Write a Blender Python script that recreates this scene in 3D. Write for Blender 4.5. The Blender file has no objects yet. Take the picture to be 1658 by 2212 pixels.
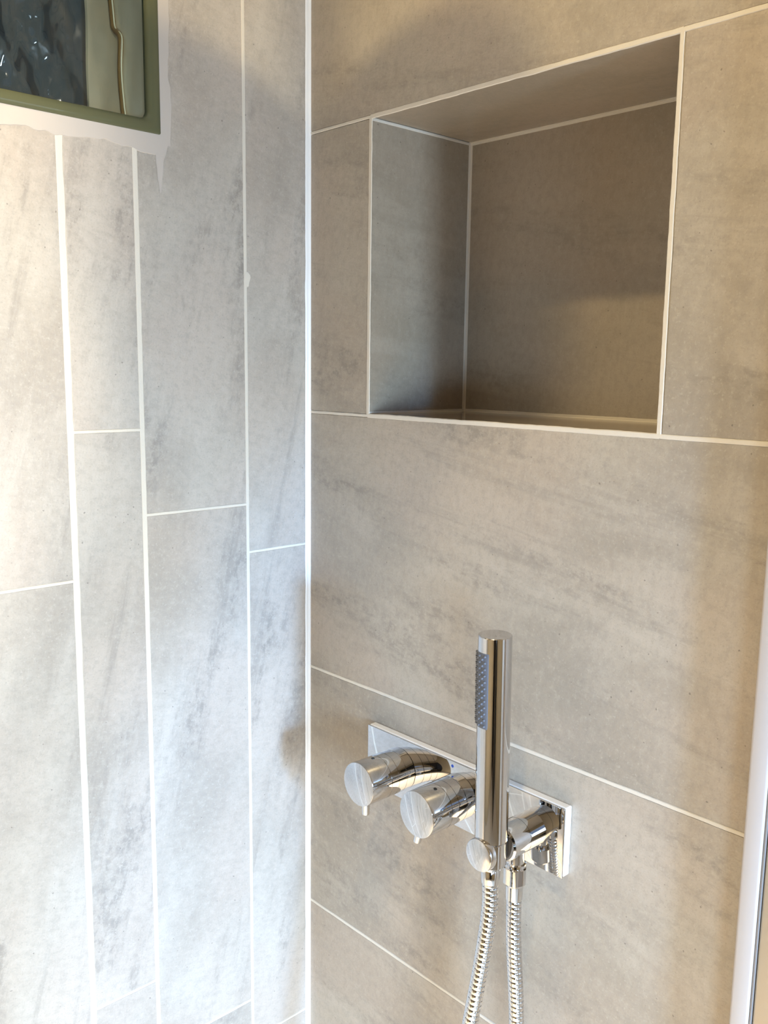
import bpy, bmesh, math, random
from mathutils import Vector, Matrix, noise
random.seed(7)
S = bpy.context.scene
COL = S.collection

# ------------------------------------------------------------------ camera, world, lights, exposure
CAM = Vector((0.82359, -0.65237, 1.40154))
YAW, PITCH, ROLL, FPX = 0.818839, -0.157196, 0.0133627, 1981.68
fw = Vector((-math.sin(YAW) * math.cos(PITCH), math.cos(YAW) * math.cos(PITCH), math.sin(PITCH)))
r0 = fw.cross(Vector((0, 0, 1))).normalized()
u0 = r0.cross(fw)
rr = math.cos(ROLL) * r0 + math.sin(ROLL) * u0
uu = -math.sin(ROLL) * r0 + math.cos(ROLL) * u0
cd = bpy.data.cameras.new('camera')
cam = bpy.data.objects.new('camera', cd)
COL.objects.link(cam)
m = Matrix((rr, uu, -fw)).transposed().to_4x4()
m.translation = CAM
cam.matrix_world = m
cd.sensor_fit = 'VERTICAL'
cd.sensor_height = 36.0
cd.lens = 36.0 * FPX / 2212.0
cd.clip_start = 0.01
S.camera = cam

w = bpy.data.worlds.new('world')
S.world = w
w.use_nodes = True
w.node_tree.nodes['Background'].inputs[0].default_value = (0.55, 0.70, 1.0, 1)
w.node_tree.nodes['Background'].inputs[1].default_value = 0.6

S.view_settings.view_transform = 'Standard'
S.view_settings.look = 'None'
S.view_settings.gamma = 1
S.view_settings.exposure = 0.0
S.view_settings.use_curve_mapping = False

def area(name, loc, direction, sx, sy, power, color, spread=180):
    l = bpy.data.lights.new(name, 'AREA')
    l.shape = 'RECTANGLE'; l.size = sx; l.size_y = sy
    l.energy = power; l.color = color; l.spread = math.radians(spread)
    o = bpy.data.objects.new(name, l); COL.objects.link(o)
    o.location = loc
    o.rotation_euler = Vector(direction).to_track_quat('-Z', 'Y').to_euler()
    return o

# daylight through the far bathroom window
area('daylight_near', (2.17, -0.45, 1.15), (-1, 0.10, -0.48), 0.22, 0.42, 22.5, (0.60, 0.80, 1.0), 110)
area('daylight_wide', (2.17, -1.30, 0.90), (-1, 0.45, -0.30), 0.50, 0.50, 10.0, (0.50, 0.74, 1.0), 75)

def beam(name, loc, target, power, deg, blend, color, rad=0.02, square=False):
    l = bpy.data.lights.new(name, 'SPOT')
    l.energy = power; l.color = color; l.use_square = square
    l.spot_size = math.radians(deg); l.spot_blend = blend; l.shadow_soft_size = rad
    o = bpy.data.objects.new(name, l); COL.objects.link(o)
    o.location = loc
    o.rotation_euler = (Vector(target) - Vector(loc)).to_track_quat('-Z', 'Y').to_euler()
    return o
# sky light let in by the narrow window light: falls on the corner below niche height
beam('window_beam', (2.12, -0.44, 1.30), (0.0, 0.46, 0.655), 120, 40, 0.15, (0.16, 0.46, 1.0), 0.07, True)
# sun through the window on the shower floor and the foot of the left wall; its bounce lights the niche wall
beam('sun_patch', (2.10, -1.20, 1.60), (0.70, -0.90, 0.0), 1020, 44, 0.4, (1.0, 0.77, 0.45), 0.05)
# added warm fill spot without a fixture, brightening the outer left wall
beam('warm_fill_spot', (1.90, -1.20, 1.80), (0.0, -1.03, 1.60), 165, 46, 0.22, (1.0, 0.90, 0.73), 0.03, True)
DOWN = [((0.62, -0.62, 2.395), (0.30, -0.50, 1.0), 46, 130, 0.6)]
for a in DOWN:
    beam('downlight_lamp', a[0], a[1], a[2], a[3], a[4], (1.0, 0.77, 0.40), 0.028)

# ------------------------------------------------------------------ materials
def newmat(name):
    mt = bpy.data.materials.new(name); mt.use_nodes = True
    nt = mt.node_tree; b = nt.nodes['Principled BSDF']
    return mt, nt, b

def simple(name, col, rough=0.5, metal=0.0, spec=0.5, bump=0.0, bscale=300):
    mt, nt, b = newmat(name)
    b.inputs['Base Color'].default_value = (*col, 1)
    b.inputs['Roughness'].default_value = rough
    b.inputs['Metallic'].default_value = metal
    b.inputs['Specular IOR Level'].default_value = spec
    n = nt.nodes.new('ShaderNodeTexNoise'); n.inputs['Scale'].default_value = bscale
    tc = nt.nodes.new('ShaderNodeTexCoord')
    nt.links.new(tc.outputs['Object'], n.inputs['Vector'])
    bp = nt.nodes.new('ShaderNodeBump'); bp.inputs['Strength'].default_value = bump
    bp.inputs['Distance'].default_value = 0.0004
    nt.links.new(n.outputs['Fac'], bp.inputs['Height'])
    if bump > 0:
        nt.links.new(bp.outputs['Normal'], b.inputs['Normal'])
    return mt

def tile_material(name, light, dark, rough, angle, veins=0.5, bump=0.25):
    mt, nt, b = newmat(name)
    N = nt.nodes.new; L = nt.links.new
    uv = N('ShaderNodeUVMap'); uv.uv_map = 'UVMap'
    mp = N('ShaderNodeMapping'); mp.inputs['Rotation'].default_value = (0, 0, angle)
    L(uv.outputs['UV'], mp.inputs['Vector'])
    def nz(scale, sx, sy, detail, rough_, warp=0.0, frm=None):
        q = N('ShaderNodeMapping'); q.inputs['Scale'].default_value = (sx, sy, 1)
        L((frm or mp.outputs['Vector']), q.inputs['Vector'])
        n = N('ShaderNodeTexNoise'); n.noise_dimensions = '2D'
        n.inputs['Scale'].default_value = scale
        n.inputs['Detail'].default_value = detail
        n.inputs['Roughness'].default_value = rough_
        n.inputs['Distortion'].default_value = warp
        L(q.outputs['Vector'], n.inputs['Vector'])
        return n.outputs['Fac']
    def ramp(src, a, bb, c0=0.0, c1=1.0):
        r = N('ShaderNodeMapRange'); r.interpolation_type = 'SMOOTHSTEP'
        r.inputs['From Min'].default_value = a; r.inputs['From Max'].default_value = bb
        r.inputs['To Min'].default_value = c0; r.inputs['To Max'].default_value = c1
        L(src, r.inputs['Value']); return r.outputs['Result']
    def math_(op, a, c):
        q = N('ShaderNodeMath'); q.operation = op
        for i, v in enumerate((a, c)):
            if isinstance(v, (int, float)): q.inputs[i].default_value = v
            else: L(v, q.inputs[i])
        return q.outputs[0]
    def mix(f, a, c):
        q = N('ShaderNodeMix'); q.data_type = 'RGBA'
        if isinstance(f, (int, float)): q.inputs[0].default_value = f
        else: L(f, q.inputs[0])
        for i, v in ((6, a), (7, c)):
            if isinstance(v, tuple): q.inputs[i].default_value = (*v, 1)
            else: L(v, q.inputs[i])
        return q.outputs[2]
    cloud = ramp(nz(7, 0.55, 1.0, 6, 0.62, 0.1), 0.34, 0.66)
    streak = ramp(nz(9, 0.30, 1.5, 9, 0.68, 0.12), 0.50, 0.70)
    vein = ramp(nz(14, 0.14, 1.7, 8, 0.66, 0.08), 0.58, 0.72)
    mott = ramp(nz(75, 0.8, 1.1, 7, 0.75, 0.1), 0.44, 0.62)
    speck = ramp(nz(520, 1, 1, 4, 0.7), 0.54, 0.74)
    fleck = ramp(nz(300, 1, 1, 4, 0.6), 0.60, 0.72)
    pale = ramp(nz(11, 0.2, 1.5, 8, 0.66, 0.1), 0.56, 0.74)
    pink = ramp(nz(5, 0.8, 1.0, 2, 0.5), 0.4, 0.62)
    base = mix(cloud, dark, light)
    warm = tuple(c * k for c, k in zip(light, (1.03, 0.965, 0.94)))
    base = mix(math_('MULTIPLY', pink, 0.55), base, warm)
    dk = tuple(c * k for c, k in zip(dark, (0.74, 0.75, 0.77)))
    base = mix(math_('MULTIPLY', math_('MULTIPLY', streak, mott), veins * 0.9), base, dk)
    base = mix(math_('MULTIPLY', streak, veins * 0.25), base, dk)
    base = mix(math_('MULTIPLY', vein, veins * 0.5), base, dk)
    lt = tuple(min(1, c * k) for c, k in zip(light, (1.14, 1.15, 1.17)))
    base = mix(math_('MULTIPLY', pale, 0.40), base, lt)
    mp2 = nz(110, 1.3, 0.9, 6, 0.7)
    base = mix(math_('MULTIPLY', ramp(mp2, 0.48, 0.66), 0.22), base, dk)
    base = mix(math_('MULTIPLY', ramp(mp2, 0.46, 0.32), 0.25), base, lt)
    base = mix(math_('MULTIPLY', fleck, 0.40), base, lt)
    base = mix(math_('MULTIPLY', speck, 0.42), base, dk)
    pit = ramp(nz(240, 1, 1, 1, 0.3), 0.83, 0.88)
    base = mix(math_('MULTIPLY', pit, 0.6), base, tuple(c * .5 for c in dk))
    L(base, b.inputs['Base Color'])
    b.inputs['Roughness'].default_value = rough
    b.inputs['Specular IOR Level'].default_value = 0.5
    h = math_('ADD', nz(140, 0.6, 1, 4, 0.6), math_('MULTIPLY', nz(18, 0.4, 1, 3, 0.5), 1.5))
    bp = N('ShaderNodeBump'); bp.inputs['Strength'].default_value = bump
    bp.inputs['Distance'].default_value = 0.0012
    L(h, bp.inputs['Height']); L(bp.outputs['Normal'], b.inputs['Normal'])
    return mt

M = {}
M['tile_r'] = tile_material('beige_stone_tile', (0.43, 0.381, 0.315), (0.335, 0.292, 0.237), 0.42, math.radians(9), veins=0.85)
M['tile_l'] = tile_material('beige_stone_tile_upright', (0.475, 0.435, 0.385), (0.37, 0.33, 0.285), 0.36, math.radians(-13), veins=1.0)
M['tile_smooth'] = tile_material('shaded_niche_tile', (0.365, 0.315, 0.25), (0.31, 0.265, 0.205), 0.30, math.radians(7), veins=0.6, bump=0.10)  # same stone as the wall, with the niche's shade darkened into its colour
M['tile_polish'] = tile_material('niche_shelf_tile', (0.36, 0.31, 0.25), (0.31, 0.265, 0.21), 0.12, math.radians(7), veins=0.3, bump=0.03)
M['grout'] = simple('cream_grout', (0.66, 0.61, 0.53), 0.75, bump=0.5, bscale=700)
M['silicone'] = simple('white_silicone', (0.82, 0.82, 0.82), 0.35)
M['chrome'] = simple('polished_chrome', (0.63, 0.63, 0.64), 0.035, metal=1.0)
M['chrome_dark'] = simple('dark_screw_metal', (0.10, 0.10, 0.10), 0.4, metal=1.0)  # dark metal of the grub screws
M['groove'] = simple('dark_hose_groove', (0.05, 0.05, 0.055), 0.4, metal=0.8)
M['rubber'] = simple('grey_silicone_pad', (0.105, 0.115, 0.14), 0.36)
M['blue'] = simple('blue_mark', (0.02, 0.08, 0.45), 0.4)
M['white_paint'] = simple('white_lacquer', (0.47, 0.435, 0.42), 0.4)
M['seal'] = simple('grey_seal', (0.22, 0.21, 0.21), 0.5)
M['bronze'] = simple('satin_champagne_metal', (0.40, 0.35, 0.28), 0.35, metal=0.6)
M['ceiling'] = simple('ceiling_paint', (0.62, 0.56, 0.47), 0.9)
M['paint'] = simple('wall_paint', (0.42, 0.35, 0.24), 0.8)
M['dark'] = simple('dark_reflected_finish', (0.02, 0.017, 0.015), 0.4)  # near-black finish of the added panel and block mirrored in the chrome
M['floor'] = simple('pale_floor_tile', (0.62, 0.58, 0.53), 0.5)
M['frame'] = simple('window_frame_white', (0.8, 0.8, 0.8), 0.4)
M['olive'] = simple('green_cast_glass', (0.100, 0.105, 0.058), 0.13, bump=0.35, bscale=40)
M['olive_in'] = simple('inner_glass_side', (0.84, 0.79, 0.60), 0.3)
M['seam'] = simple('fused_seam', (0.20, 0.12, 0.04), 0.3)
M['seam_highlight'] = simple('painted_seam_highlight', (0.75, 0.70, 0.48), 0.3)
M['unlit'] = simple('dark_outside', (0.035, 0.05, 0.065), 0.9)

mt, nt, b = newmat('clear_pane'); M['pane'] = mt
nt.nodes.remove(b)
tr = nt.nodes.new('ShaderNodeBsdfTransparent'); tr.inputs[0].default_value = (0.95, 0.97, 0.94, 1)
gl = nt.nodes.new('ShaderNodeBsdfGlossy'); gl.inputs['Roughness'].default_value = 0.03
fr = nt.nodes.new('ShaderNodeFresnel'); fr.inputs[0].default_value = 1.6
mx = nt.nodes.new('ShaderNodeMixShader')
nt.links.new(fr.outputs[0], mx.inputs[0]); nt.links.new(tr.outputs[0], mx.inputs[1]); nt.links.new(gl.outputs[0], mx.inputs[2])
nt.links.new(mx.outputs[0], nt.nodes['Material Output'].inputs[0])

# ------------------------------------------------------------------ helpers
def obj(name, bm, mats, parent=None, smooth=None, kind=None, label=None):
    me = bpy.data.meshes.new(name)
    bm.normal_update()
    bm.to_mesh(me); bm.free()
    for k in (mats if isinstance(mats, (list, tuple)) else [mats]):
        me.materials.append(M[k])
    if smooth is not None:
        for p in me.polygons: p.use_smooth = True
        me.set_sharp_from_angle(angle=math.radians(smooth))
    o = bpy.data.objects.new(name, me); COL.objects.link(o)
    if parent:
        o.parent = parent
        o.matrix_parent_inverse = parent.matrix_world.inverted() if parent.type != 'EMPTY' else Matrix.Translation(-Vector(parent.location))
    if kind: o['kind'] = kind
    if label: o['label'] = label
    return o

def thing(name, label, cat, loc=(0, 0, 0), kind=None, group=None):
    o = bpy.data.objects.new(name, None); COL.objects.link(o)
    o.location = loc; o.empty_display_size = 0.05
    if label: o['label'] = label
    if cat: o['category'] = cat
    if kind: o['kind'] = kind
    if group: o['group'] = group
    return o

def box(bm, a, c, mat=0, bevel=0.0):
    x0, y0, z0 = a; x1, y1, z1 = c
    vs = [bm.verts.new(p) for p in ((x0, y0, z0), (x1, y0, z0), (x1, y1, z0), (x0, y1, z0), (x0, y0, z1), (x1, y0, z1), (x1, y1, z1), (x0, y1, z1))]
    fs = [bm.faces.new([vs[i] for i in q]) for q in ((3, 2, 1, 0), (4, 5, 6, 7), (0, 1, 5, 4), (1, 2, 6, 5), (2, 3, 7, 6), (3, 0, 4, 7))]
    for f in fs: f.material_index = mat
    if bevel:
        es = {e for f in fs for e in f.edges}
        bmesh.ops.bevel(bm, geom=list(es), offset=bevel, segments=3, affect='EDGES', profile=0.5)

def lathe(bm, prof, org, axis, seg=96, mat=0, hexa=None, cap=True):
    """prof: list of (t along axis, radius); org: Vector; axis: Vector"""
    ax = Vector(axis).normalized()
    e1 = ax.cross(Vector((0, 0, 1)) if abs(ax.z) < 0.9 else Vector((1, 0, 0))).normalized()
    e2 = ax.cross(e1)
    rings = []
    for t, r in prof:
        ring = []
        for k in range(seg):
            a = 2 * math.pi * k / seg
            q = r
            ring.append(bm.verts.new(Vector(org) + ax * t + (e1 * math.cos(a) + e2 * math.sin(a)) * q))
        rings.append(ring)
    for i in range(len(rings) - 1):
        for k in range(seg):
            f = bm.faces.new((rings[i][k], rings[i][(k + 1) % seg], rings[i + 1][(k + 1) % seg], rings[i + 1][k]))
            f.material_index = mat
    if cap:
        bm.faces.new(list(reversed(rings[0]))).material_index = mat
        bm.faces.new(rings[-1]).material_index = mat
    return rings

class Surf:
    """collects tiles and grout of one tiled wall in a bmesh; plane given by origin, u, v, normal"""
    def __init__(self):
        self.bm = bmesh.new(); self.uv = self.bm.loops.layers.uv.new('UVMap')
    def quad(self, pts, uvs, mat):
        vs = [self.bm.verts.new(p) for p in pts]
        f = self.bm.faces.new(vs); f.material_index = mat
        for l, q in zip(f.loops, uvs): l[self.uv].uv = q
    def tile(self, P, u0, u1, v0, v1, mat, seed, rot=False, cham=(1, 1, 1, 1), depth=0.0016, c=0.0007):
        """P(u,v,h) -> world. chamfer flags: u0,u1,v0,v1"""
        a0, a1 = u0 + c * cham[0], u1 - c * cham[1]
        b0, b1 = v0 + c * cham[2], v1 - c * cham[3]
        off = (seed * 3.137 % 17, seed * 7.731 % 13)
        T = (lambda u, v: (v + off[0], -u + off[1])) if rot else (lambda u, v: (u + off[0], v + off[1]))
        self.quad([P(a0, b0, 0), P(a1, b0, 0), P(a1, b1, 0), P(a0, b1, 0)], [T(a0, b0), T(a1, b0), T(a1, b1), T(a0, b1)], mat)
        ins = [(a0, b0), (a1, b0), (a1, b1), (a0, b1)]; outs = [(u0, v0), (u1, v0), (u1, v1), (u0, v1)]
        for k in range(4):
            j = (k + 1) % 4
            mid = [outs[k], outs[j]]
            self.quad([P(*mid[0], -c), P(*mid[1], -c), P(*ins[j], 0), P(*ins[k], 0)], [T(*mid[0]), T(*mid[1]), T(*ins[j]), T(*ins[k])], mat)
            self.quad([P(*mid[0], -depth), P(*mid[1], -depth), P(*mid[1], -c), P(*mid[0], -c)], [T(*mid[0]), T(*mid[1]), T(*mid[1]), T(*mid[0])], mat)
    def grout(self, P, a, c, w, mat, seed=0, h=None, wob=0.18, step=0.004, w2=None):
        """wobbly grout strip from a=(u,v) to c=(u,v), width w (to w2)"""
        a = Vector(a); c = Vector(c); d = c - a; L = d.length; d /= L; n = Vector((-d.y, d.x))
        if h is None: h = (0.00022 if abs(d.y) > .5 else 0.00030) + (seed % 7) * 0.00001
        k = max(2, int(L / step)); prev = None
        for i in range(k + 1):
            s = L * i / k; ww = w if w2 is None else w + (w2 - w) * i / k
            q = a + d * s
            l = ww / 2 * (1 + wob * noise.noise(Vector((s * 55, seed * 9.1, 0.3))) + wob * 0.6 * noise.noise(Vector((s * 240, seed * 5.1, 7.3))))
            r = ww / 2 * (1 + wob * noise.noise(Vector((s * 55, seed * 9.1, 50.3))) + wob * 0.6 * noise.noise(Vector((s * 240, seed * 5.1, 27.3))))
            A, B, Cc, D = q + n * (l + 0.0003), q + n * l * 0.8, q - n * r * 0.8, q - n * (r + 0.0003)
            cur = [(A, -0.0004), (B, h), (Cc, h), (D, -0.0004)]
            if prev:
                for j in range(3):
                    pts = [P(*prev[j][0], prev[j][1]), P(*prev[j + 1][0], prev[j + 1][1]), P(*cur[j + 1][0], cur[j + 1][1]), P(*cur[j][0], cur[j][1])]
                    self.quad(pts, [(0, 0)] * 4, mat)
            prev = cur

# ------------------------------------------------------------------ wall_right (plane y=0, holds the niche)
NX0, NX1, NZ0, NZ1, ND = 0.1004, 0.4402, 1.3515, 1.6488, 0.149
XF, YB, ZC = 2.2, -1.9, 2.4
PR = lambda u, v, h: (u, -h, v)
G = 0.0016
s = Surf()
rows = [(-0.45 + 0.3 * k, -0.15 + 0.3 * k) for k in range(0, 10)]
seed = 11
for (z0, z1) in rows:
    z0, z1 = max(z0, 0.0), min(z1, ZC)
    if z1 <= z0: continue
    if abs(z0 - 1.35) < 1e-6:
        cuts = [(0.0015, 0.0985), (0.4425, 0.96), (0.96, 1.56), (1.56, XF)]
    else:
        cuts = [(0.0015, 0.92), (0.92, 1.52), (1.52, XF)]
    for (x0, x1) in cuts:
        s.tile(PR, x0 + G * (x0 > 0.01), x1 - G * (x1 < 2.1), z0 + G, z1 - G, 0, seed); seed += 1
        if 0.9 < x1 < 2.1:
            s.grout(PR, (x1, z0), (x1, z1), 0.0034, 1, seed)
    if z0 > 0.01:
        if abs(z0 - 1.35) < 1e-6 or abs(z0 - 1.65) < 1e-6:
            s.grout(PR, (0.0, z0), (0.0985, z0), 0.0026, 1, seed + 40)
            s.grout(PR, (0.0985, z0), (0.4425, z0), 0.0042, 1, seed + 50)
            s.grout(PR, (0.4425, z0), (XF, z0), 0.0036, 1, seed + 60)
        else:
            s.grout(PR, (0.0, z0), (XF, z0), 0.0032, 1, seed + 70)
s.grout(PR, (0.0987, 1.35), (0.0987, 1.651), 0.0044, 1, 201)
s.grout(PR, (0.4416, 1.349), (0.4416, 1.651), 0.0038, 1, 202)
# backing with an opening for the niche
def backing(sf, P, U0, U1, V0, V1, a0, a1, b0, b1, h, mat):
    us = [U0, a0, a1, U1]; vs = [V0, b0, b1, V1]
    for i in range(3):
        for j in range(3):
            if i == 1 and j == 1: continue
            sf.quad([P(us[i], vs[j], h), P(us[i + 1], vs[j], h), P(us[i + 1], vs[j + 1], h), P(us[i], vs[j + 1], h)], [(0, 0)] * 4, mat)
backing(s, PR, 0, XF, 0, ZC, NX0 - 0.001, NX1 + 0.001, NZ0 - 0.001, NZ1 + 0.001, -0.0014, 1)
backing(s, PR, -0.1, XF + 0.1, -0.1, ZC + 0.1, NX0 - 0.001, NX1 + 0.001, NZ0 - 0.001, NZ1 + 0.001, -0.22, 1)
# niche lining: left, right, top, bottom, back
e = 0.0022
PL_ = lambda u, v, h: (NX0 + h, u, v)                      # left cheek: u along y
s.tile(PL_, -0.0002, ND - e, NZ0 + e * .8, NZ1 - e * .8, 2, 301, cham=(0, 1, 1, 1))
PRt = lambda u, v, h: (NX1 - h, ND - u, v)
s.tile(PRt, e, ND, NZ0 + e, NZ1 - e, 2, 302)
PT = lambda u, v, h: (u, ND - v, NZ1 - h)
s.tile(PT, NX0 + e, NX1 - e, e, ND + .0002, 2, 303, cham=(1, 1, 1, 0))
PB = lambda u, v, h: (u, v, NZ0 + h)
s.tile(PB, NX0 + e, NX1 - e, -0.0002, ND - e, 3, 304, cham=(1, 1, 0, 1))
PK = lambda u, v, h: (u, ND - h, v)
s.tile(PK, NX0 + e, NX1 - e, NZ0 + e, NZ1 - e, 2, 305)
for (P, a, c, k) in ((PL_, (0, NZ0 + .0012), (ND, NZ0 + .0012), 1), (PL_, (0, NZ1 - .0012), (ND, NZ1 - .0012), 2), (PL_, (ND - .0012, NZ0), (ND - .0012, NZ1), 3),
                     (PK, (NX0, NZ0 + .0014), (NX1, NZ0 + .0014), 4), (PK, (NX0, NZ1 - .0014), (NX1, NZ1 - .0014), 5), (PK, (NX0 + .0012, NZ0), (NX0 + .0012, NZ1), 6),
                     (PK, (NX1 - .0012, NZ0), (NX1 - .0012, NZ1), 7), (PT, (NX0, .0012), (NX1, .0012), 8), (PB, (NX0, ND - .0012), (NX1, ND - .0012), 9), (PB, (NX0 + .001, 0), (NX0 + .001, ND), 10)):
    s.grout(P, a, c, 0.0030, 1, 400 + k)
# solid shell behind the lining
for q in ([(NX0 - .003, .0, NZ0 - .003), (NX0 - .003, ND + .003, NZ0 - .003), (NX0 - .003, ND + .003, NZ1 + .003), (NX0 - .003, 0, NZ1 + .003)],
          [(NX1 + .003, .0, NZ0 - .003), (NX1 + .003, ND + .003, NZ0 - .003), (NX1 + .003, ND + .003, NZ1 + .003), (NX1 + .003, 0, NZ1 + .003)],
          [(NX0 - .003, 0, NZ0 - .003), (NX1 + .003, 0, NZ0 - .003), (NX1 + .003, ND + .003, NZ0 - .003), (NX0 - .003, ND + .003, NZ0 - .003)],
          [(NX0 - .003, 0, NZ1 + .003), (NX1 + .003, 0, NZ1 + .003), (NX1 + .003, ND + .003, NZ1 + .003), (NX0 - .003, ND + .003, NZ1 + .003)],
          [(NX0 - .003, ND + .003, NZ0 - .003), (NX1 + .003, ND + .003, NZ0 - .003), (NX1 + .003, ND + .003, NZ1 + .003), (NX0 - .003, ND + .003, NZ1 + .003)]):
    s.quad(q, [(0, 0)] * 4, 1)
obj('wall_right', s.bm, ['tile_r', 'grout', 'tile_smooth', 'tile_polish'], kind='structure', label='beige stone tiled wall with a square recessed niche')

# ------------------------------------------------------------------ wall_left (plane x=0, u = -y)
BU0, BU1, BZ0, BZ1 = 0.1815, 0.3715, 1.6175, 1.8075         # glass block opening
PLW = lambda u, v, h: (h, -u, v)
s = Surf()
cols = [(0.0, 0.0855, 1.198), (0.0855, 0.209, 1.2515), (0.209, 0.2825, 1.337), (0.2825, 0.4070, 1.1955), (0.4070, 0.4800, 1.30),
        (0.48, 0.605, 1.20), (0.605, 0.73, 1.42), (0.73, 0.803, 1.3), (0.803, 0.93, 1.25), (0.93, 1.055, 1.5), (1.055, 1.13, 1.3),
        (1.13, 1.255, 1.2), (1.255, 1.38, 1.35), (1.38, 1.455, 1.1), (1.455, 1.58, 1.2), (1.58, 1.705, 1.4), (1.705, 1.9, 1.3)]
TL = 0.5965
jw = {0: 0.0036, 1: 0.0050, 2: 0.0066}
seed = 31
for ci, (a0, a1, zj) in enumerate(cols):
    gl_ = jw.get(ci - 1, 0.005) / 2 - .0004; gr_ = jw.get(ci, 0.005) / 2 - .0004
    js = [0.0]
    z = zj - TL * 3
    while z < ZC:
        if z > 0.02: js.append(z)
        z += TL
    js.append(ZC)
    for k in range(len(js) - 1):
        z0, z1 = js[k], js[k + 1]
        if k > 0: s.grout(PLW, (a0, z0), (a1, z0), 0.0026, 1, seed + 500)
        z0 += 0.0012; z1 -= 0.0012
        x0, x1 = a0 + gl_, a1 - gr_
        if ci == 0: x0 = a0 + .003
        # cut round the glass block
        m_ = 0.004
        rects = [(x0, x1, z0, z1, (1, 1, 1, 1))]
        if x1 > BU0 - m_ and x0 < BU1 + m_ and z1 > BZ0 - m_ and z0 < BZ1 + m_:
            rects = []
            if z0 < BZ0 - m_: rects.append((x0, x1, z0, BZ0 - m_, (1, 1, 1, 0)))
            if z1 > BZ1 + m_: rects.append((x0, x1, BZ1 + m_, z1, (1, 1, 0, 1)))
            za, zb = max(z0, BZ0 - m_), min(z1, BZ1 + m_)
            if x0 < BU0 - m_: rects.append((x0, BU0 - m_, za, zb, (1, 0, 0, 0)))
            if x1 > BU1 + m_: rects.append((BU1 + m_, x1, za, zb, (0, 1, 0, 0)))
        for (p0, p1, q0, q1, ch) in rects:
            # joined pieces of one cut tile share the seed so the stone runs through
            s.tile(PLW, p0, p1, q0, q1, 0, seed, rot=True, cham=ch)
        seed += 1
    if ci < len(cols) - 1:
        wv = jw.get(ci, 0.005)
        if BU0 < a1 < BU1:
            s.grout(PLW, (a1, 0), (a1, BZ0 - .002), wv * .85, 1, seed, w2=wv * 1.05)
            s.grout(PLW, (a1, BZ1 + .002), (a1, ZC), wv, 1, seed)
        else:
            s.grout(PLW, (a1, 0), (a1, ZC), wv, 1, seed)
backing(s, PLW, 0, 1.9, 0, ZC, BU0 - .0015, BU1 + .0015, BZ0 - .0015, BZ1 + .0015, -0.0014, 1)
# hand-smeared grout all round the block, with a ragged outer edge
def smear(u0, u1, v0, v1, wl, wr, wb, wt, h=0.0006):
    n = 60
    def side(a, c, out, wd, sd, taper=None):
        prev = None; h = 0.0005 + sd * 0.00004
        for i in range(n + 1):
            t = i / n
            p = Vector(a).lerp(Vector(c), t)
            ww = wd * (1 + 0.30 * noise.noise(Vector((t * 5, sd, 0))) + 0.16 * noise.noise(Vector((t * 22, sd, 3))))
            q = p + Vector(out) * ww; q2 = p + Vector(out) * (ww + .0008)
            cur = [(p, h), (q, h), (q2, -0.0004)]
            if prev:
                for j in range(2):
                    s.quad([PLW(*prev[j][0], prev[j][1]), PLW(*prev[j + 1][0], prev[j + 1][1]), PLW(*cur[j + 1][0], cur[j + 1][1]), PLW(*cur[j][0], cur[j][1])], [(0, 0)] * 4, 3)
            prev = cur
    side((u0 - wr * .25, v0), (u1 + wl, v0), (0, -1), wb, 1.3)
    side((u0 - wr, v1), (u1 + wl, v1), (0, 1), wt, 2.3)
    side((u0, v0 - wb * .55), (u0, v1 + wt), (-1, 0), wr, 3.7)
    side((u1, v0 - wb), (u1, v1 + wt), (1, 0), wl, 4.1)
smear(BU0, BU1, BZ0, BZ1, .012, .011, .016, .014)
# ragged tail of grout below the block's corner
HT = 0.00042
tail = [(0.1870, 1.606), (0.1872, 1.592), (0.1862, 1.586), (0.1858, 1.577), (0.1843, 1.571), (0.1836, 1.563), (0.1822, 1.565), (0.1812, 1.575), (0.1796, 1.583), (0.1790, 1.594), (0.1765, 1.600), (0.1740, 1.609), (0.1735, 1.625), (0.182, 1.625)]
vs = [s.bm.verts.new(PLW(u, v, HT)) for u, v in tail]
f = s.bm.faces.new(vs); f.material_index = 3
if f.normal.x < 0: f.normal_flip()
# dab of grout on the joint
for (u, v, r_) in ((0.0835, 1.490, .0035),):
    vs = [s.bm.verts.new(PLW(u + r_ * math.cos(t) * (1 + .3 * math.sin(3 * t)), v + 2.2 * r_ * math.sin(t), 0.0005)) for t in [2 * math.pi * k / 20 for k in range(20)]]
    s.bm.faces.new(vs).material_index = 1
# silicone bead in the corner
prev = None
for i in range(601):
    z = ZC * i / 600
    w_ = 0.0062 * (1 + .10 * noise.noise(Vector((z * 30, 1, 1))) + .05 * noise.noise(Vector((z * 160, 4, 1))))
    cur = [Vector((0.0002, -w_, z)), Vector((0.0010, -w_ * .75, z)), Vector((0.0014, -w_ * .4, z)), Vector((0.0022, -0.0012, z)), Vector((0.0026, -0.0001, z)), Vector((0.0026, 0.0010, z))]
    if prev:
        for j in range(5):
            s.quad([prev[j], prev[j + 1], cur[j + 1], cur[j]], [(0, 0)] * 4, 2)
    prev = cur
M['smear'] = simple('pinkish_white_grout', (0.50, 0.45, 0.405), 0.7, bump=0.3, bscale=120)
obj('wall_left', s.bm, ['tile_l', 'grout', 'silicone', 'smear'], kind='structure', label='wall of upright beige stone tiles with cream joints')

# ------------------------------------------------------------------ glass block (window)
win = thing('window_1', 'green-edged wavy glass block set in the left tiled wall', None, (-0.05, -(BU0 + BU1) / 2, BZ0), kind='structure')
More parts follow.
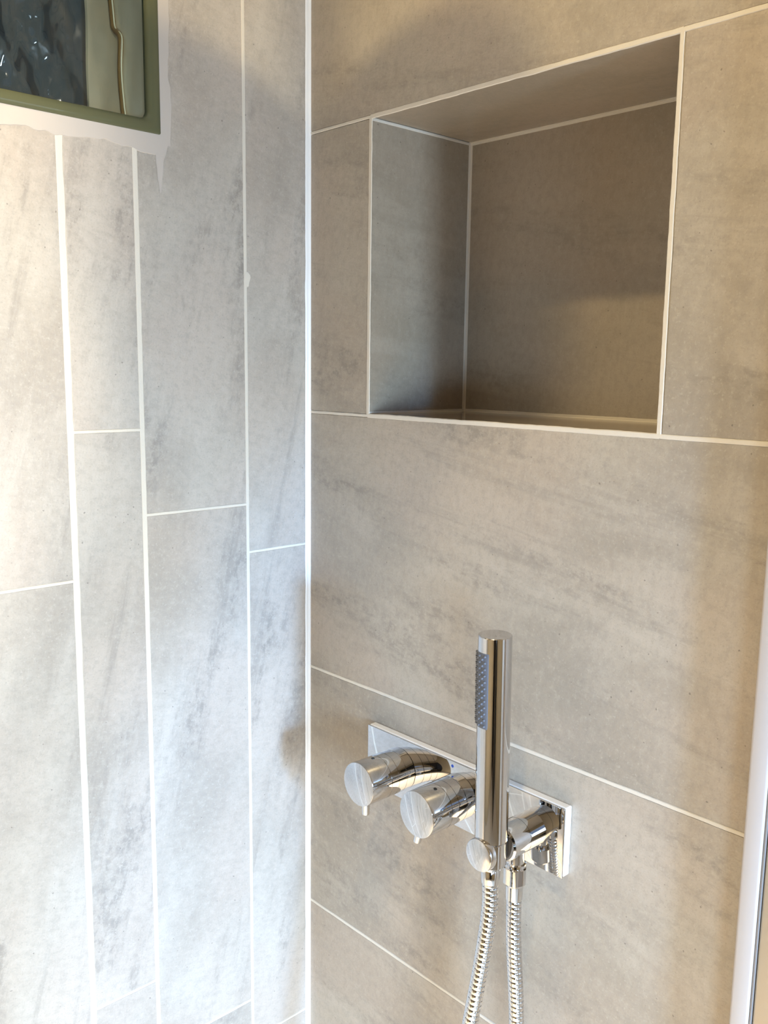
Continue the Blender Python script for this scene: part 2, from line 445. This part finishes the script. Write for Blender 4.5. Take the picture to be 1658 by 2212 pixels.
# rim: rounded picture-frame of cast glass
RW_S, RW_B = 0.0128, 0.0125
def frame_mesh(levels):
    """levels: list of (inset_side, inset_bottom, depth x)"""
    bm = bmesh.new(); prev = None
    for (ins, inb, hx, rad) in levels:
        a0, a1, c0, c1 = BU0 + ins, BU1 - ins, BZ0 + inb, BZ1 - inb
        ring = []
        for (cx, cz, st) in ((a0 + rad, c0 + rad, 180), (a1 - rad, c0 + rad, 270), (a1 - rad, c1 - rad, 0), (a0 + rad, c1 - rad, 90)):
            for k in range(9):
                t = math.radians(st + 90 * k / 8)
                ring.append(bm.verts.new((hx, -(cx + rad * math.cos(t)), cz + rad * math.sin(t))))
        if prev:
            n = len(ring)
            for k in range(n):
                bm.faces.new((prev[k], ring[k], ring[(k + 1) % n], prev[(k + 1) % n]))
        prev = ring
    bmesh.ops.recalc_face_normals(bm, faces=bm.faces)
    return bm
obj('rim', frame_mesh([(0, 0, -0.10, .002), (0, 0, 0.0008, .002), (.0012, .0012, 0.0022, .003), (.005, .0045, 0.0030, .005), (.0095, .0085, 0.0024, .006), (RW_S - .001, RW_B - .001, 0.0008, .008),
                       (RW_S, RW_B, -0.0012, .008), (RW_S, RW_B, -0.006, .008)]), 'olive', win, smooth=50, label='olive green glass edge')
def pane_mesh(x, amp, ph, n=90):
    bm = bmesh.new(); g = []
    a0, a1, c0, c1 = BU0 + RW_S - .003, BU1 - RW_S + .003, BZ0 + RW_B - .003, BZ1 - RW_B + .003
    for i in range(n + 1):
        row = []
        for j in range(n + 1):
            u = a0 + (a1 - a0) * i / n; v = c0 + (c1 - c0) * j / n
            d = min(i, n - i, j, n - j) / n
            k = min(1, d * 7)
            p = Vector((u * 24 + ph, v * 13 + ph, ph))
            h = amp * k * (noise.noise(p) + 0.5 * noise.noise(p * 2.3) + .8 * math.sin((u - v * .5) * 110 + 3 * noise.noise(p * .6)) * .4 + .22 * noise.noise(p * 5.1))
            row.append(bm.verts.new((x + h, -u, v)))
        g.append(row)
    for i in range(n):
        for j in range(n):
            bm.faces.new((g[i][j], g[i][j + 1], g[i + 1][j + 1], g[i + 1][j]))
    return bm
obj('front_pane', pane_mesh(-0.0030, 0.0026, 3.1), 'pane', win, smooth=180, label='clear wavy front face')
# inner side walls, fused at mid depth with a wavy seam
bm = bmesh.new()
IU0, IU1, IZ0, IZ1 = BU0 + .0125, BU1 - .0125, BZ0 + .010, BZ1 - .010
xs = [-0.006 - 0.119 * i / 40 for i in range(41)]
def wav(x, v, ph): return 0.0016 * noise.noise(Vector((x * 30, v * 22, ph)))
for (fix, lo, hi, orient) in ((IU0, IZ0, IZ1, 'u'), (IU1, IZ0, IZ1, 'u'), (IZ0, IU0, IU1, 'v'), (IZ1, IU0, IU1, 'v')):
    g = []
    for x in xs:
        row = []
        for j in range(41):
            t = lo + (hi - lo) * j / 40
            o_ = wav(x, t, fix * 10)
            row.append(bm.verts.new((x, -(fix + o_), t) if orient == 'u' else (x, -t, fix + o_)))
        g.append(row)
    for i in range(40):
        for j in range(40):
            bm.faces.new((g[i][j], g[i][j + 1], g[i + 1][j + 1], g[i + 1][j]))
obj('inner_side', bm, 'olive_in', win, smooth=180)
def ribbon(bm, pts, r, seg=8, mat=0):
    prev = None
    for i, p in enumerate(pts):
        d = (pts[min(i + 1, len(pts) - 1)] - pts[max(i - 1, 0)]).normalized()
        e1 = d.cross(Vector((1, .3, 0))).normalized(); e2 = d.cross(e1)
        ring = [bm.verts.new(p + (e1 * math.cos(2 * math.pi * k / seg) + e2 * math.sin(2 * math.pi * k / seg)) * r) for k in range(seg)]
        if prev:
            for k in range(seg):
                bm.faces.new((prev[k], prev[(k + 1) % seg], ring[(k + 1) % seg], ring[k])).material_index = mat
        prev = ring
bm = bmesh.new()
def seam_x(z):   # the kink seen in the seam
    t = z - BZ0
    return -0.047 - 0.016 / (1 + math.exp(-(t - 0.101) * 420)) + 0.0020 * math.sin(t * 75) + 0.006 * max(0, (0.03 - t) / .03)
ribbon(bm, [Vector((seam_x(z), -(IU0 + .0015), z)) for z in [IZ0 + (IZ1 - IZ0) * k / 80 for k in range(81)]], 0.0030, mat=0)
ribbon(bm, [Vector((seam_x(z) + .0036, -(IU0 + .0022), z)) for z in [IZ0 + (IZ1 - IZ0) * k / 80 for k in range(81)]], 0.0008, mat=1)  # thin cream ribbon stands in for the highlight beside the seam
obj('seam', bm, ['seam', 'seam_highlight'], win, smooth=180, label='brown wavy fused line with a painted cream highlight')
obj('back_pane', pane_mesh(-0.120, 0.006, 9.4), 'pane', win, smooth=180)
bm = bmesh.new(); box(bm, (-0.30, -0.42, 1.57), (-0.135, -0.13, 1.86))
obj('dark_backdrop', bm, 'unlit', win)  # added dark box standing in for the unlit space behind the block
bpy.data.objects['dark_backdrop'].name = 'unlit_backdrop'

# ------------------------------------------------------------------ rest of the room
bm = bmesh.new(); box(bm, (-0.1, YB - .1, -0.1), (XF + .1, 0.0, 0.0)); obj('floor', bm, 'floor', kind='structure')
bm = bmesh.new(); box(bm, (-0.1, YB - .1, ZC), (XF + .1, 0.0, ZC + .1)); obj('ceiling', bm, 'ceiling', kind='structure')
bm = bmesh.new(); box(bm, (-0.1, YB - .1, 0), (XF + .1, YB, ZC)); obj('wall_back', bm, 'paint', kind='structure')
# far wall with a window opening
wy0, wy1, wz0, wz1 = -1.75, -0.25, 0.65, 1.75
bm = bmesh.new()
for a, c in (((XF, YB, 0), (XF + .1, 0, wz0)), ((XF, YB, wz1), (XF + .1, 0, ZC)), ((XF, YB, wz0), (XF + .1, wy0, wz1)), ((XF, wy1, wz0), (XF + .1, 0, wz1))):
    box(bm, a, c)
obj('wall_far', bm, 'paint', kind='structure')
w2 = thing('window_2', 'white framed window in the far wall', None, (XF, -1.0, wz0), kind='structure')
bm = bmesh.new()
for a, c in (((XF, wy0, wz0), (XF + .06, wy0 + .05, wz1)), ((XF, wy1 - .05, wz0), (XF + .06, wy1, wz1)), ((XF, wy0, wz0), (XF + .06, wy1, wz0 + .05)), ((XF, wy0, wz1 - .05), (XF + .06, wy1, wz1)), ((XF, -.82, wz0), (XF + .06, -.72, wz1))):
    box(bm, a, c)
obj('window_frame', bm, 'frame', w2)
d = thing('dark_reflection_panel', 'unseen dark panel added behind the viewer for its reflection in the chrome', None, (1.92, YB, 0), kind='structure')  # added out of view so the chrome mirrors something dark
bm = bmesh.new(); box(bm, (1.50, YB, 0), (2.19, YB + .03, 2.05), bevel=.004); obj('panel_face', bm, 'dark', d)

for a in DOWN:
    p = a[0]
    t = thing('ceiling_downlight', 'round white recessed downlight in the ceiling', 'ceiling light', (p[0], p[1], ZC))
    bm = bmesh.new(); lathe(bm, [(0, .045), (.004, .045), (.006, .042), (.006, .032), (0.002, .03)], Vector((p[0], p[1], ZC)), (0, 0, -1), 48, cap=False)
    obj('trim_ring', bm, 'frame', t, smooth=40)

# unseen dark block added to put dark streaks in the chrome reflections
lb = thing('dark_reflection_block', 'unseen dark block added on the floor for its reflection in the chrome', 'reflection block', (1.90, -1.55, 0))
bm = bmesh.new(); box(bm, (1.70, -1.82, 0.0), (2.12, -1.28, 0.56), bevel=.02); obj('block_body', bm, 'dark', lb, smooth=40)
bm = bmesh.new(); box(bm, (1.69, -1.83, 0.562), (2.13, -1.27, 0.595), bevel=.008); obj('block_top', bm, 'dark', lb, smooth=40)

# overhead rain shower on a ceiling arm (above the picture; its shade falls into the corner)
RX, RY, RZ = 0.364, -0.358, 1.98
rain = thing('rain_shower', 'round chrome overhead rain shower hanging from the ceiling', 'shower head', (RX, RY, RZ))
bm = bmesh.new(); lathe(bm, [(0, .108), (.002, .114), (.008, .114), (.010, .110), (.016, .04), (.030, .022), (.034, .014)], Vector((RX, RY, RZ)), (0, 0, 1), 96)
obj('head', bm, 'chrome', rain, smooth=35)
bm = bmesh.new(); lathe(bm, [(.03, .0105), (ZC - RZ, .0105)], Vector((RX, RY, RZ)), (0, 0, 1), 48); obj('arm', bm, 'chrome', rain, smooth=35)

# ------------------------------------------------------------------ white vertical profile at the right edge
sp = thing('screen_profile', 'pale vertical wall profile with a grey seal at the right edge of the tiled wall', 'profile', (0.57, 0, 0.02))
bm = bmesh.new(); box(bm, (0.5420, -0.018, 0.02), (0.5570, -0.0003, 2.0), bevel=.0022); obj('white_face', bm, 'white_paint', sp, smooth=40)
bm = bmesh.new(); box(bm, (0.5572, -0.0168, 0.02), (0.5590, -0.0003, 2.0), bevel=.0004); obj('seal_strip', bm, 'seal', sp, smooth=40, label='thin dark grey seal')
bm = bmesh.new(); box(bm, (0.5592, -0.0165, 0.02), (0.5980, -0.0003, 2.0), bevel=.002); obj('channel', bm, 'bronze', sp, smooth=40, label='beige brown satin channel')

# ------------------------------------------------------------------ shower valve
Y = Vector((0, -1, 0))
ZV, PX0, PX1, PZ0, PZ1, PY = 0.982, 0.1168, 0.3778, 0.9485, 1.0148, -0.011
KX1, KX2, AX, AZ = 0.1682, 0.2522, 0.3425, 0.984
valve = thing('shower_valve', 'polished chrome two-knob shower valve on a rectangular plate below the niche', 'shower valve', ((PX0 + PX1) / 2, 0, PZ0))
bm = bmesh.new(); box(bm, (PX0, PY, PZ0), (PX1, PY + .0022, PZ1), bevel=.0006); obj('backplate', bm, 'chrome', valve, smooth=20)
bm = bmesh.new(); box(bm, (PX0 + .0006, PY + .0023, PZ0 + .0006), (PX1 + .0004, -0.0002, PZ1 + .0006), bevel=.0012); obj('gasket', bm, 'silicone', valve, label='white sealant line')

def knob(x, front, tilt):
    L_ = -front + PY   # length out of the plate
    org = Vector((x, PY, ZV)); R_ = 0.0225; g = .0005; gw = .00035
    prof = [(0, R_ - .0008)]
    cuts = [L_ - .0475, L_ - .0365, L_ - .0265]
    prof += [(.0004, R_)]
    for c in cuts:
        prof += [(c - gw, R_), (c - gw, R_ - g), (c + gw, R_ - g), (c + gw, R_)]
    prof += [(L_ - .0006, R_), (L_ - .0002, R_ - .0002), (L_, R_ - .0006)]
    bm = bmesh.new(); lathe(bm, prof, org, Y, 128)
    k = obj('control_knob', bm, 'chrome', valve, smooth=28)
    # little stub lever below the front section
    ca, sa = math.sin(tilt), -math.cos(tilt)
    bm = bmesh.new()
    d_ = Vector((ca, 0, sa)); o_ = Vector((x, front + .0105, ZV)) + d_ * .020
    lathe(bm, [(0, .0040), (.0148, .0040), (.0155, .0036), (.0158, .0030)], o_, d_, 40)
    obj('stub_lever', bm, 'chrome', k, smooth=35)
    bm = bmesh.new()
    d2 = -d_
    lathe(bm, [(0, .0012), (.0002, .0012)], Vector((x, front + .0195, ZV)) + d2 * (R_ - .00012), d2, 24)
    lathe(bm, [(0.0002, .0013), (.0005, .00135), (.0005, .0017), (0, .0019)], Vector((x, front + .0195, ZV)) + d2 * (R_ - .00012), d2, 24, cap=False)
    obj('grub_screw', bm, 'chrome_dark', k, smooth=35, label='tiny dark screw hole')
    return k
k1 = knob(KX1, -0.0700, 0.0); k2 = knob(KX2, -0.0708, math.radians(-14))
for (x, z, mname) in ((0.2425, 1.0098, 'blue'),):
    bm = bmesh.new(); lathe(bm, [(0, .0016), (.0003, .0016)], Vector((x, PY + .0001, z)), Y, 24); obj('temperature_mark', bm, mname, valve, label=mname + ' dot')

AR, CY = 0.0162, -0.0685      # arm radius, cradle centre y
bm = bmesh.new()
lathe(bm, [(0, AR), (.0205, AR), (.0205, AR - .0005), (.0211, AR - .0005), (.0211, AR), (.0425, AR), (.0440, AR - .0015), (.0440, AR - .004)], Vector((AX, PY, AZ)), Y, 128)
arm = obj('outlet_arm', bm, 'chrome', valve, smooth=28)
bm = bmesh.new()   # split ring that holds the neck of the handset
seg = 96; prev = None; rings = []
ri, ro, zb, zt = .0092, .0138, AZ - .0130, AZ + .0095
for k in range(seg + 1):
    a = math.radians(-128 + 10 + (360 - 20) * k / seg)
    c_, s_ = math.cos(a), math.sin(a)
    rings.append([bm.verts.new((AX + r * c_, CY + r * s_, z)) for r, z in ((ri, zb), (ro - .0008, zb), (ro, zb + .0008), (ro, zt - .0008), (ro - .0008, zt), (ri, zt))])
for a, c in zip(rings[:-1], rings[1:]):
    for j in range(6): bm.faces.new((a[j], a[(j + 1) % 6], c[(j + 1) % 6], c[j]))
bm.faces.new(rings[0]); bm.faces.new(list(reversed(rings[-1])))
bmesh.ops.recalc_face_normals(bm, faces=bm.faces)
obj('cradle', bm, 'chrome', arm, smooth=35)
bm = bmesh.new()
lathe(bm, [(0, .0100), (.001, .0146), (.0072, .0146), (.0080, .0142), (.0084, .0134)], Vector((AX, CY - .0085, AZ)), Y, 128)
obj('end_cap', bm, 'chrome', arm, smooth=28)

# outlet stub below the arm
OY = -0.0335
bm = bmesh.new(); lathe(bm, [(0, .0085), (.0125, .0085), (.0135, .0098), (.0160, .0102), (.0165, .0098), (.0170, .0080)], Vector((AX, OY, AZ - .012)), (0, 0, -1), 64)
obj('outlet_stub', bm, 'chrome', arm, smooth=35)

# ------------------------------------------------------------------ hand shower
hs = thing('hand_shower', 'slim chrome stick hand shower standing upright in the valve holder', 'hand shower', (AX, CY, AZ - .02))
base = Vector((AX, CY, AZ + .0098)); tip = Vector((AX - .0006, CY - .0030, 1.1795))
ax = (tip - base).normalized(); Lh = (tip - base).length; HR = .01455
bm = bmesh.new()
lathe(bm, [(-.030, .0070), (-.028, .0082), (-.004, .0090), (0, .0092), (.0001, HR - .0012), (.0012, HR), (Lh - .0006, HR), (Lh, HR - .0006)], base, ax, 128)
body = obj('handle', bm, 'chrome', hs, smooth=28)
e1 = Vector((1, 0, 0)); e1 = (e1 - ax * e1.dot(ax)).normalized(); e2 = ax.cross(e1)
def hp(az, t, r): return base + ax * t + (e1 * math.cos(az) + e2 * math.sin(az)) * r
bm = bmesh.new()
A0, A1, T0, T1 = math.radians(-158), math.radians(-68), Lh - .0815, Lh - .0118
NA = 24
def rc(i, j, ni, nj): return HR + (.00035 if 0 < i < ni and 0 < j < nj else -.0003)
g = [[bm.verts.new(hp(A0 + (A1 - A0) * i / NA, T0 + (T1 - T0) * j / 20, rc(i, j, NA, 20))) for j in range(21)] for i in range(NA + 1)]
for i in range(NA):
    for j in range(20): bm.faces.new((g[i][j], g[i + 1][j], g[i + 1][j + 1], g[i][j + 1]))
nrow = 23
for j in range(nrow):
    t = T0 + .0042 + (T1 - T0 - .0084) * j / (nrow - 1)
    for q in range(4):
        azd = -149 + q * 22 + (11 if j % 2 else 0)
        if azd > -78: continue
        a = math.radians(azd); o_ = hp(a, t, HR + .0002); dr = (o_ - (base + ax * t)).normalized()
        lathe(bm, [(0, .00125), (.0008, .0011), (.0014, .0007), (.0016, .0003)], o_, dr, 12)
obj('spray_pad', bm, 'rubber', body, smooth=60, label='blue grey rubber nozzle pad')

# ------------------------------------------------------------------ shower hose
hose = thing('shower_hose', 'ribbed chrome hose looping from the outlet to the hand shower', 'hose', (AX, -0.05, 0.35))
start = Vector((AX, CY + .0004, AZ - .030)); end = Vector((AX, OY, AZ - .0585))
dirv = Vector((-.72, -.69, 0)); R2 = Vector((.72, .69, 0))
ctrl = [start, start + Vector((0, 0, -.03)), start + dirv * .0060 + Vector((0, 0, -.085)), start + dirv * .0175 + Vector((0, 0, -.165)), start + dirv * .034 + Vector((0, 0, -.27)),
        start + dirv * .040 + Vector((0, 0, -.42)), Vector((AX, -0.062, 0.335)), end + R2 * .010 + Vector((0, 0, -.38)), end + R2 * .0110 + Vector((0, 0, -.26)), end + R2 * .0070 + Vector((0, 0, -.13)), end + R2 * .0013 + Vector((0, 0, -.045)), end]
def catmull(P, n):
    out = []
    Q = [P[0] * 2 - P[1]] + P + [P[-1] * 2 - P[-2]]
    for i in range(1, len(Q) - 2):
        for k in range(n):
            t = k / n
            out.append(0.5 * ((2 * Q[i]) + (-Q[i - 1] + Q[i + 1]) * t + (2 * Q[i - 1] - 5 * Q[i] + 4 * Q[i + 1] - Q[i + 2]) * t * t + (-Q[i - 1] + 3 * Q[i] - 3 * Q[i + 1] + Q[i + 2]) * t ** 3))
    out.append(P[-1]); return out
raw = catmull(ctrl, 60)
# resample by arc length
step = 0.00042; pts = [raw[0]]; acc = 0.0
for a, c in zip(raw[:-1], raw[1:]):
    seg_ = (c - a).length; pos = step - acc
    while pos < seg_:
        pts.append(a.lerp(c, pos / seg_)); pos += step
    acc = seg_ - (pos - step)
def hose_mesh(pts, R_, pitch, seg=28):
    me_v = []; me_f = []
    n_ = Vector((1, 0, 0)); prev_t = None
    for i, p in enumerate(pts):
        t = (pts[min(i + 1, len(pts) - 1)] - pts[max(i - 1, 0)]).normalized()
        n_ = (n_ - t * n_.dot(t)).normalized(); b_ = t.cross(n_)
        for k in range(seg):
            a = 2 * math.pi * k / seg
            ph = (i * step / pitch + k / seg) % 1.0
            g_ = 0.0
            if ph < .15: g_ = .0009 * math.sin(math.pi * ph / .15)
            else: g_ = -.00010 * math.sin(math.pi * (ph - .15) / .85)
            me_v.append(p + (n_ * math.cos(a) + b_ * math.sin(a)) * (R_ - g_))
    for i in range(len(pts) - 1):
        for k in range(seg):
            me_f.append((i * seg + k, i * seg + (k + 1) % seg, (i + 1) * seg + (k + 1) % seg, (i + 1) * seg + k))
    return me_v, me_f
v_, f_ = hose_mesh(pts, .0071, .0050)
me = bpy.data.meshes.new('ribbed_tube'); me.from_pydata(v_, [], f_); me.materials.append(M['chrome']); me.materials.append(M['groove'])
for q, p in enumerate(me.polygons):
    p.use_smooth = True
    i, k = divmod(q, 28)
    if .045 < ((i + .5) * step / .0050 + (k + .5) / 28) % 1.0 < .11: p.material_index = 1
o = bpy.data.objects.new('ribbed_tube', me); COL.objects.link(o); o.parent = hose; o.matrix_parent_inverse = Matrix.Translation(-Vector(hose.location))
bm = bmesh.new(); lathe(bm, [(0, .0078), (.0015, .0086), (.010, .0084), (.014, .0080)], start + Vector((0, 0, .013)), (0, 0, -1), 64); obj('ferrule', bm, 'chrome', hose, smooth=35)
# nut: faceted, with tapered shoulders
bm = bmesh.new()
lathe(bm, [(0, .0084), (.0022, .0108), (.0170, .0108), (.0195, .0088)], Vector((AX, OY, AZ - .0275)), (0, 0, -1), 72)
for vv in bm.verts:      # six flats cut into the round nut
    dx, dy = vv.co.x - AX, vv.co.y - OY; a = math.atan2(dy, dx) + math.radians(52 + 30); r = math.hypot(dx, dy)
    t = (a + math.pi / 6) % (math.pi / 3) - math.pi / 6
    lim = .0101 / math.cos(t)
    if r > lim: vv.co.x = AX + dx * lim / r; vv.co.y = OY + dy * lim / r
nut = obj('connector_nut', bm, 'chrome', hose, smooth=14)
bm = bmesh.new(); lathe(bm, [(0, .0082), (.010, .0080), (.0145, .0078)], Vector((AX, OY, AZ - .0465)), (0, 0, -1), 64); obj('ferrule', bm, 'chrome', hose, smooth=35)
